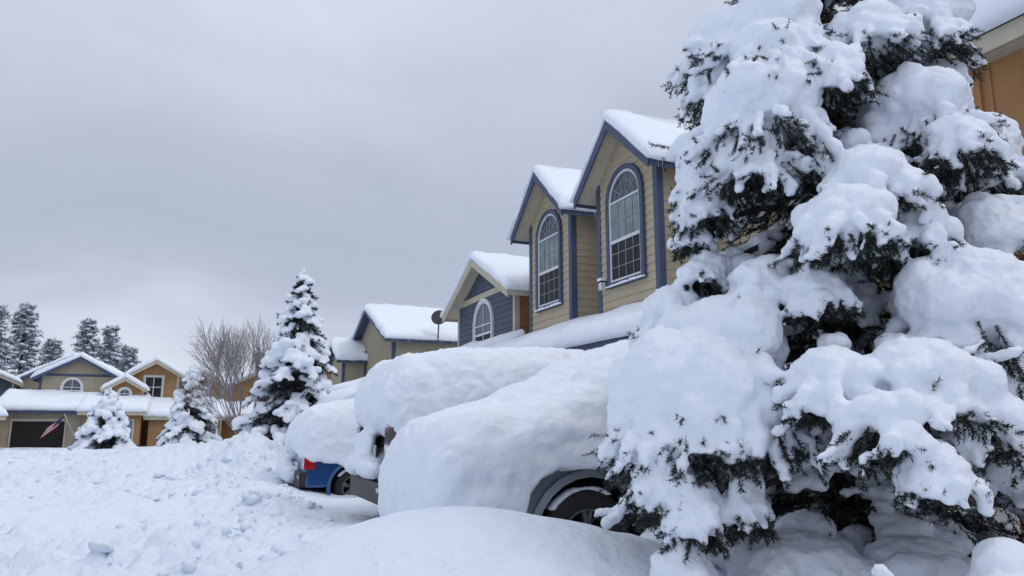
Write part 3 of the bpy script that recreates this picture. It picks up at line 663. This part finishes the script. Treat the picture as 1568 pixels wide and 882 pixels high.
# ------------------------------------------------------------------ trees
def needles(A,Bv,per_m,nl,nw,rng):
    A=np.array(A);Bv=np.array(Bv); L=np.linalg.norm(Bv-A,axis=1); cnt=np.maximum(2,(L*per_m).astype(int))
    ix=np.repeat(np.arange(len(A)),cnt); m=len(ix); t=rng.random(m)
    d=(Bv-A)/np.maximum(L,1e-6)[:,None]; d=d[ix]; b=A[ix]+(Bv-A)[ix]*t[:,None]
    rv=rng.normal(size=(m,3)); rv-=d*(rv*d).sum(1)[:,None]; rv/=np.linalg.norm(rv,axis=1)[:,None]
    dirn=rv*.85+d*.6+rng.normal(size=(m,3))*.1; dirn/=np.linalg.norm(dirn,axis=1)[:,None]
    s_=np.cross(dirn,rng.normal(size=(m,3))); s_/=np.linalg.norm(s_,axis=1)[:,None]
    ln=nl*(.7+.6*rng.random(m))[:,None]
    V=np.stack([b-s_*nw,b+s_*nw,b+dirn*ln],1).reshape(-1,3)
    return V,np.arange(m*3).reshape(-1,3)
def tubes(S,k=3):
    """S list of (p0,p1,r0,r1)"""
    p0=np.array([s[0] for s in S],float);p1=np.array([s[1] for s in S],float);r0=np.array([s[2] for s in S]);r1=np.array([s[3] for s in S])
    d=p1-p0; d/=np.maximum(np.linalg.norm(d,axis=1),1e-6)[:,None]
    ref=np.where(np.abs(d[:,2:3])>.9,np.array([[1.,0,0]]),np.array([[0,0,1.]])); u=np.cross(d,ref); u/=np.linalg.norm(u,axis=1)[:,None]; v=np.cross(d,u)
    V=[]
    for p,r_ in ((p0,r0),(p1,r1)):
        for i in range(k):
            a=math.tau*i/k; V.append(p+(u*math.cos(a)+v*math.sin(a))*r_[:,None])
    V=np.stack(V,1); n=len(S); base=(np.arange(n)*2*k)[:,None]
    F=np.concatenate([base+np.array([[i,(i+1)%k,k+(i+1)%k,k+i]]) for i in range(k)],0)
    return V.reshape(-1,3),F
def rot2(h_,a): return np.array([h_[0]*math.cos(a)-h_[1]*math.sin(a),h_[0]*math.sin(a)+h_[1]*math.cos(a)])
Z=np.array([0,0,1.])
def nrm(v): return v/np.linalg.norm(v)
def spruce(name,base,H,Rb,seed,nb,tw,per_m,nl,nw,voxel,sr,zmin=.35,pads=None,amps=((.02,5),(.008,18)),needm=None,sub=2,power=.85,front_cut=None,lo=False,st0=.4,psnow=.85,core=0,it=3):
    rng=np.random.default_rng(seed); U=rng.uniform
    e=empty(name,base); SA=[];SB=[];C=[];R=[];T=[]
    def blob(c,a,b=None): C.append(tuple(c)); R.append((a*U(.8,1.2),a*U(.8,1.2),(b or a*.7)))
    def seg(a,b): SA.append(a);SB.append(b)
    def twig(p,d3,l,r_,snow=True,ns=None):
        q=p+d3*l; seg(p,q); T.append((p,q,.003+.002*l,.0015))
        for k in range(sub if ns is None else ns):
            t=U(.2,.8); dd=nrm(d3+rng.normal(size=3)*.45); m=p+d3*l*t; seg(m,m+dd*l*U(.3,.55))
        if snow:
            nbk=max(2,int(l/(r_*.75)))
            t1=U(.8,1.05)
            for k in range(nbk):
                t=(k+.3)/nbk; rr=r_*U(.65,1.2)*(1-.3*t)
                blob(p+d3*l*t*t1+Z*rr*.5,rr)
    def branch(p0,hd,L,rise,droop,s_):
        hd=np.array(hd); P=lambda t:p0+np.array([*(hd*L*t),L*(rise*t-droop*t*t)])
        ts=np.linspace(0,1,7); loaded=U(0,1)<psnow
        for a,b in zip(ts[:-1],ts[1:]):
            T.append((P(a),P(b),.006+.014*L*(1-a),.006+.014*L*(1-b)))
            if a>.15: seg(P(a),P(b))
        for k in range(tw):
            t=.2+.8*(k+U(0,.8))/tw; sd=1 if k%2 else -1
            h2=rot2(hd,sd*U(.5,1.1)); l=L*(.40*(1-t)+.17)*U(.75,1.2)+.04
            d3=nrm(np.array([h2[0],h2[1],-U(.15,.75)]))
            twig(P(min(t,1)),d3,l,s_*U(.45,.8),loaded and t>st0 and U(0,1)<.92)
            if t<.75:
                d4=nrm(np.array([h2[0]*.5,h2[1]*.5,-U(.6,1.)])); twig(P(t),d4,l*.7,.02,False)
        d3=nrm(np.array([hd[0],hd[1],-U(.4,.9)])); twig(P(1),d3,L*.14,s_*.75,loaded)
        if loaded:
            n=max(3,int(L*(1-st0)/(s_*.65)))
            for k in range(n):
                t=st0+(1-st0)*(k+.5)/n; rr=s_*U(.6,1.35)*(.6+.65*t)
                blob(P(t)+Z*rr*.45+np.array([*(rot2(hd,1.57)*rng.normal()*rr*.8),0]),rr)
    for i in range(nb):
        z0=zmin+(H-zmin-.1)*((i+.5)/nb)**1.1
        az=i*2.39996+U(-.3,.3); hd=np.array([math.cos(az),math.sin(az)])
        L=(Rb*(1-z0/H)**power)*U(.72,1.12)+.08
        if front_cut is not None:
            fc=hd@front_cut
            if fc>-.1: L*=1-.25*min(1,fc+.1)
        branch(np.array([0,0,z0]),hd,L,U(.0,.2),U(.4,.65),sr*(.55+.45*min(1,L/(Rb*.5))))
    blob((0,0,H+.03),sr*.5,sr*.6); seg(np.array([0,0,H-.4]),np.array([0,0,H+.02]))
    for i in range(core):
        z0=zmin*.8+(H-zmin)*U(0,.95); az=U(0,math.tau); rr=Rb*(1-z0/H)**power*U(.15,.66)
        p=np.array([rr*math.cos(az),rr*math.sin(az),z0-.25*rr]); d=nrm(np.array([math.cos(az),math.sin(az),-U(.0,1.)])+rng.normal(size=3)*.4)
        twig(p,d,U(.2,.4)*max(.35,Rb/1.75*(1-z0/H)+.2),.03,False)
    if pads:
        for (x,y,z,a,b) in pads:
            P=np.array([x,y,z]); r_=math.hypot(x,y)+1e-6; hd=np.array([x,y])/r_
            p0=np.array([0,0,z+.05*r_]); tip=P-Z*b*.75
            for k in range(5):
                t0,t1=k/5,(k+1)/5; f=lambda t:p0+(tip-p0)*t+Z*.18*r_*math.sin(t*math.pi)
                T.append((f(t0),f(t1),.03*(1-t0)+.01,.03*(1-t1)+.01)); seg(f(t0),f(t1))
                if k>2: blob(f(t1)+Z*.04,a*.4)
            blob(P,a*.80,b*.95)
            for k in range(int(6+a*16)):
                ph=U(0,math.tau); q=a*U(.3,.78); blob(P+np.array([q*math.cos(ph),q*math.sin(ph),-b*.15+b*U(-.4,.35)]),a*U(.22,.48),b*U(.4,.8))
            m=int(11+a*38)
            for k in range(m):
                ph=math.tau*(k+U(-.4,.4))/m; dr=np.array([math.cos(ph),math.sin(ph)]); out=.5+.5*(dr@hd)
                s0=P+np.array([*(dr*a*U(.4,.7)),-b*U(.3,.65)]); d3=nrm(np.array([dr[0],dr[1],-U(.5,1.9)]))
                l=a*U(.35,.72)*(1+.35*out)+.05
                twig(s0,d3,l,U(.032,.070),U(0,1)<.93)
                for q in range(2):
                    d4=nrm(d3+rng.normal(size=3)*.5-Z*.15); twig(s0+d3*l*U(.3,.8)-Z*.03,d4,l*U(.35,.55),U(.02,.036),U(0,1)<.7)
                for q in range(3):
                    s1=P+np.array([*(dr*a*U(.1,.85)),-b*U(.75,1.1)]); twig(s1,nrm(np.array([dr[0]*.5,dr[1]*.5,-U(.6,1.)])),a*U(.26,.48)+.06,.02,False)
    V,F=tubes([(np.zeros(3)-Z*.5,Z*H*.5,.05+.022*H,.03+.01*H),(Z*H*.5,Z*H,.03+.01*H,.01)],10); mkfast('trunk',V,F,M_BARK,e,True)
    V,F=tubes(T); mkfast('branches',V,F,M_BARK,e)
    V,F=needles(SA,SB,per_m,nl,nw,rng); mkfast('needles',V,F,needm or M_NEED,e); nn=len(F)
    o=blobs('snow_load',C,R,M_SNOW,e,voxel,it,amps,seed,lo)
    return e
RX=np.array([.9205,-.3907]); TX=np.array([-.3907,-.9205])
raw=[(-.80,.3,4.05,.28,.22),(-.55,.5,4.05,.36,.25),(-.72,.7,3.42,.38,.27),(-.92,.5,3.16,.25,.20),(-1.04,.5,2.93,.16,.17),
 (-.85,.4,3.72,.22,.2),(-.66,.7,3.75,.28,.2),(-.80,.8,3.08,.22,.14),(-.32,.8,3.62,.18,.13),(.30,.9,3.14,.2,.12),(-1.08,.45,2.72,.09,.1),
 (.26,.6,3.46,.32,.24),(.02,.6,3.95,.27,.2),(-.49,.8,3.07,.13,.1),(-.29,1.0,2.9,.25,.14),(-.52,1.2,2.60,.23,.13),(-.05,1.0,2.58,.22,.13),
 (-.81,.8,2.35,.21,.11),(-1.04,.5,2.48,.13,.10),(-.62,1.0,2.27,.18,.08),(.8,.2,3.3,.36,.28),(.6,.6,2.70,.34,.2),
 (-1.08,.8,2.0,.38,.27),(-1.24,.5,2.2,.23,.18),(-1.42,1.0,1.74,.26,.34),(-1.43,1.1,1.42,.17,.24),(-.98,1.1,1.66,.26,.18),(-1.2,1.1,1.72,.27,.30),
 (-.73,1.4,1.80,.23,.13),(-.40,1.5,1.80,.29,.15),(.10,1.1,2.16,.44,.31),(-.67,1.7,1.60,.17,.09),(-.54,1.8,1.42,.12,.08),(-.22,1.6,1.62,.17,.10),(.20,1.3,1.7,.30,.16),
 (-1.32,1.2,1.2,.13,.13),(-1.10,1.2,1.25,.09,.14),(-.8,.9,.90,.40,.14),(-1.38,1.2,.95,.13,.12),(-.2,.95,.90,.33,.12),
 (.5,.3,4.2,.32,.24),(-.3,.2,4.7,.34,.22),(.9,.4,2.2,.38,.25),(.8,.9,1.5,.34,.18)]
pads=[(RX[0]*s+TX[0]*c,RX[1]*s+TX[1]*c,z,a,b) for s,c,z,a,b in raw]
spruce('snow_laden_spruce',(3.89,3.56,0),6.6,1.62,5,120,11,500,.022,.0023,.016,.078,zmin=.5,pads=pads,front_cut=TX,amps=((.03,4),(.015,16),(.007,42)),st0=.42,psnow=.92,core=1500,it=2)
spruce('spruce_tree',(2.75,22.6,.1),6.0,1.85,12,120,9,130,.075,.010,.042,.15,zmin=.3,amps=((.05,4),(.02,12)),sub=1,needm=M_NEEDM,st0=.42,psnow=.92,core=240)
spruce('spruce_tree.001',(-3.9,42,0),3.3,1.7,13,75,7,60,.12,.018,.055,.19,zmin=.2,amps=((.05,3),),sub=1,lo=True,needm=M_NEEDM,st0=.4,psnow=.95,core=60)
spruce('spruce_tree.002',(-.1,38,0),4.3,1.75,14,78,7,60,.12,.018,.055,.19,zmin=.2,amps=((.05,3),),sub=1,lo=True,needm=M_NEEDM,st0=.4,psnow=.95,core=60)
def pine(name,base,H,seed):
    rng=np.random.default_rng(seed);U=rng.uniform; e=empty(name,base); SA=[];SB=[];T=[];C=[];R=[]
    nbr=78
    for i in range(nbr):
        f=i/nbr; z0=H*(.2+.79*f); az=i*2.4+U(-.4,.4); L=H*.18*(1-f)**.75*U(.5,1.2)+.25
        hd=np.array([math.cos(az),math.sin(az)]); p0=Z*z0; p1=p0+np.array([*(hd*L),-L*U(.0,.35)])
        T.append((p0,p1,.07,.02))
        for k in range(6):
            t=U(.25,1.05); c=p0+(p1-p0)*t
            for q in range(3):
                d=rng.normal(size=3)*np.array([.3,.3,.12])+np.array([*(hd*.12),-.05]); SA.append(c);SB.append(c+d)
            if U(0,1)<.8: C.append(tuple(c+Z*.1)); r_=U(.12,.28); R.append((r_*1.3,r_*1.3,r_*.6))
    V,F=tubes(T+[(-Z,Z*H,.26,.04)],5); mkfast('trunk_and_limbs',V,F,M_BARK,e)
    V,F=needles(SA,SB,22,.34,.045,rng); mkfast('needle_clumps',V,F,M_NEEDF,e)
    C=np.array(C);R=np.array(R); V=(ICO1[None]*R[:,None]*(.8+.4*rng.random((len(C),len(ICO1),1)))+C[:,None]).reshape(-1,3); F=(ICO1F[None]+(np.arange(len(C))*len(ICO1))[:,None,None]).reshape(-1,3)
    mkfast('snow_load',V,F,M_SNOW,e,True)
for i,(x,y,hh) in enumerate(((-18.6,86,14.0),(-16.4,88,14.4),(-21.2,84,13.0),(-14.4,92,11.2),(-11.2,92,13.6),(-9.2,94,13.2),(-7.4,97,11.2))):
    pine('pine_tree' if i==0 else 'pine_tree.%03d'%i,(x,y,-.5),hh,30+i)
def bare(name,base,H,seed):
    rng=np.random.default_rng(seed);U=rng.uniform; e=empty(name,base); T=[]
    def grow(p,d,l,r_,lv):
        q=p+d*l; T.append((p,q,r_,r_*.72))
        if lv==0: return
        for k in range(2 if lv>3 else 3):
            dd=d+rng.normal(size=3)*(.34 if lv>1 else .42); dd[2]+=.22; dd/=np.linalg.norm(dd)
            grow(p+d*l*U(.5,1),dd,l*U(.66,.86),r_*.62,lv-1)
        dd=nrm(d+rng.normal(size=3)*.15); grow(q,dd,l*.8,r_*.7,lv-1)
    for k in range(6):
        a=k*1.05+U(-.3,.3); d=np.array([math.cos(a)*.36,math.sin(a)*.36,.9]); grow(Z*.3,nrm(d),H*.25,.045,5)
    V,F=tubes(T+[(-Z*.5,Z*.4,.14,.1)],3); mkfast('branches',V,F,M_TWIG,e)
bare('bare_tree',(1.95,32,.1),6.3,4)
# small snow covered shrub, bottom right
rng=np.random.default_rng(8); e=empty('snow_covered_shrub',(2.62,1.82,.55)); C=[];R=[];T=[];SA=[];SB=[]
for (dx,dy,dz,r_) in ((0,0,.34,.18),(.3,-.15,.3,.25),(.15,.1,.50,.11),(.12,.14,.40,.1),(-.25,.12,.26,.1),(.5,.1,.35,.25),(-.1,-.2,.2,.2),(.25,.3,.2,.2),(.3,.1,.42,.15)):
    C.append((dx,dy,dz));R.append((r_,r_,r_*.8)); T.append((np.array([.1,0,-.2]),np.array([dx,dy,dz]),.012,.006))
for t in np.linspace(0,1,9):
    C.append((-.18-.16*t,.16+.05*t,.32+.17*t));R.append((.04-.015*t,)*3)
for k in range(40):
    d=rng.normal(size=3); d[2]=abs(d[2])*.3; d/=np.linalg.norm(d); p=np.array([.1,.05,.1]); q=p+d*np.array([.45,.45,.2]); T.append((p,q,.006,.002)); SA.append(q-d*.15);SB.append(q+d*.04)
V,F=tubes(T); mkfast('twigs',V,F,M_BARK,e); V,F=needles(SA,SB,250,.03,.0025,rng); mkfast('needles',V,F,M_NEED,e)
blobs('snow_cap',C,R,M_SNOW,e,.018,4,((.03,5),(.008,20)))
print('done',time.time()-T0)
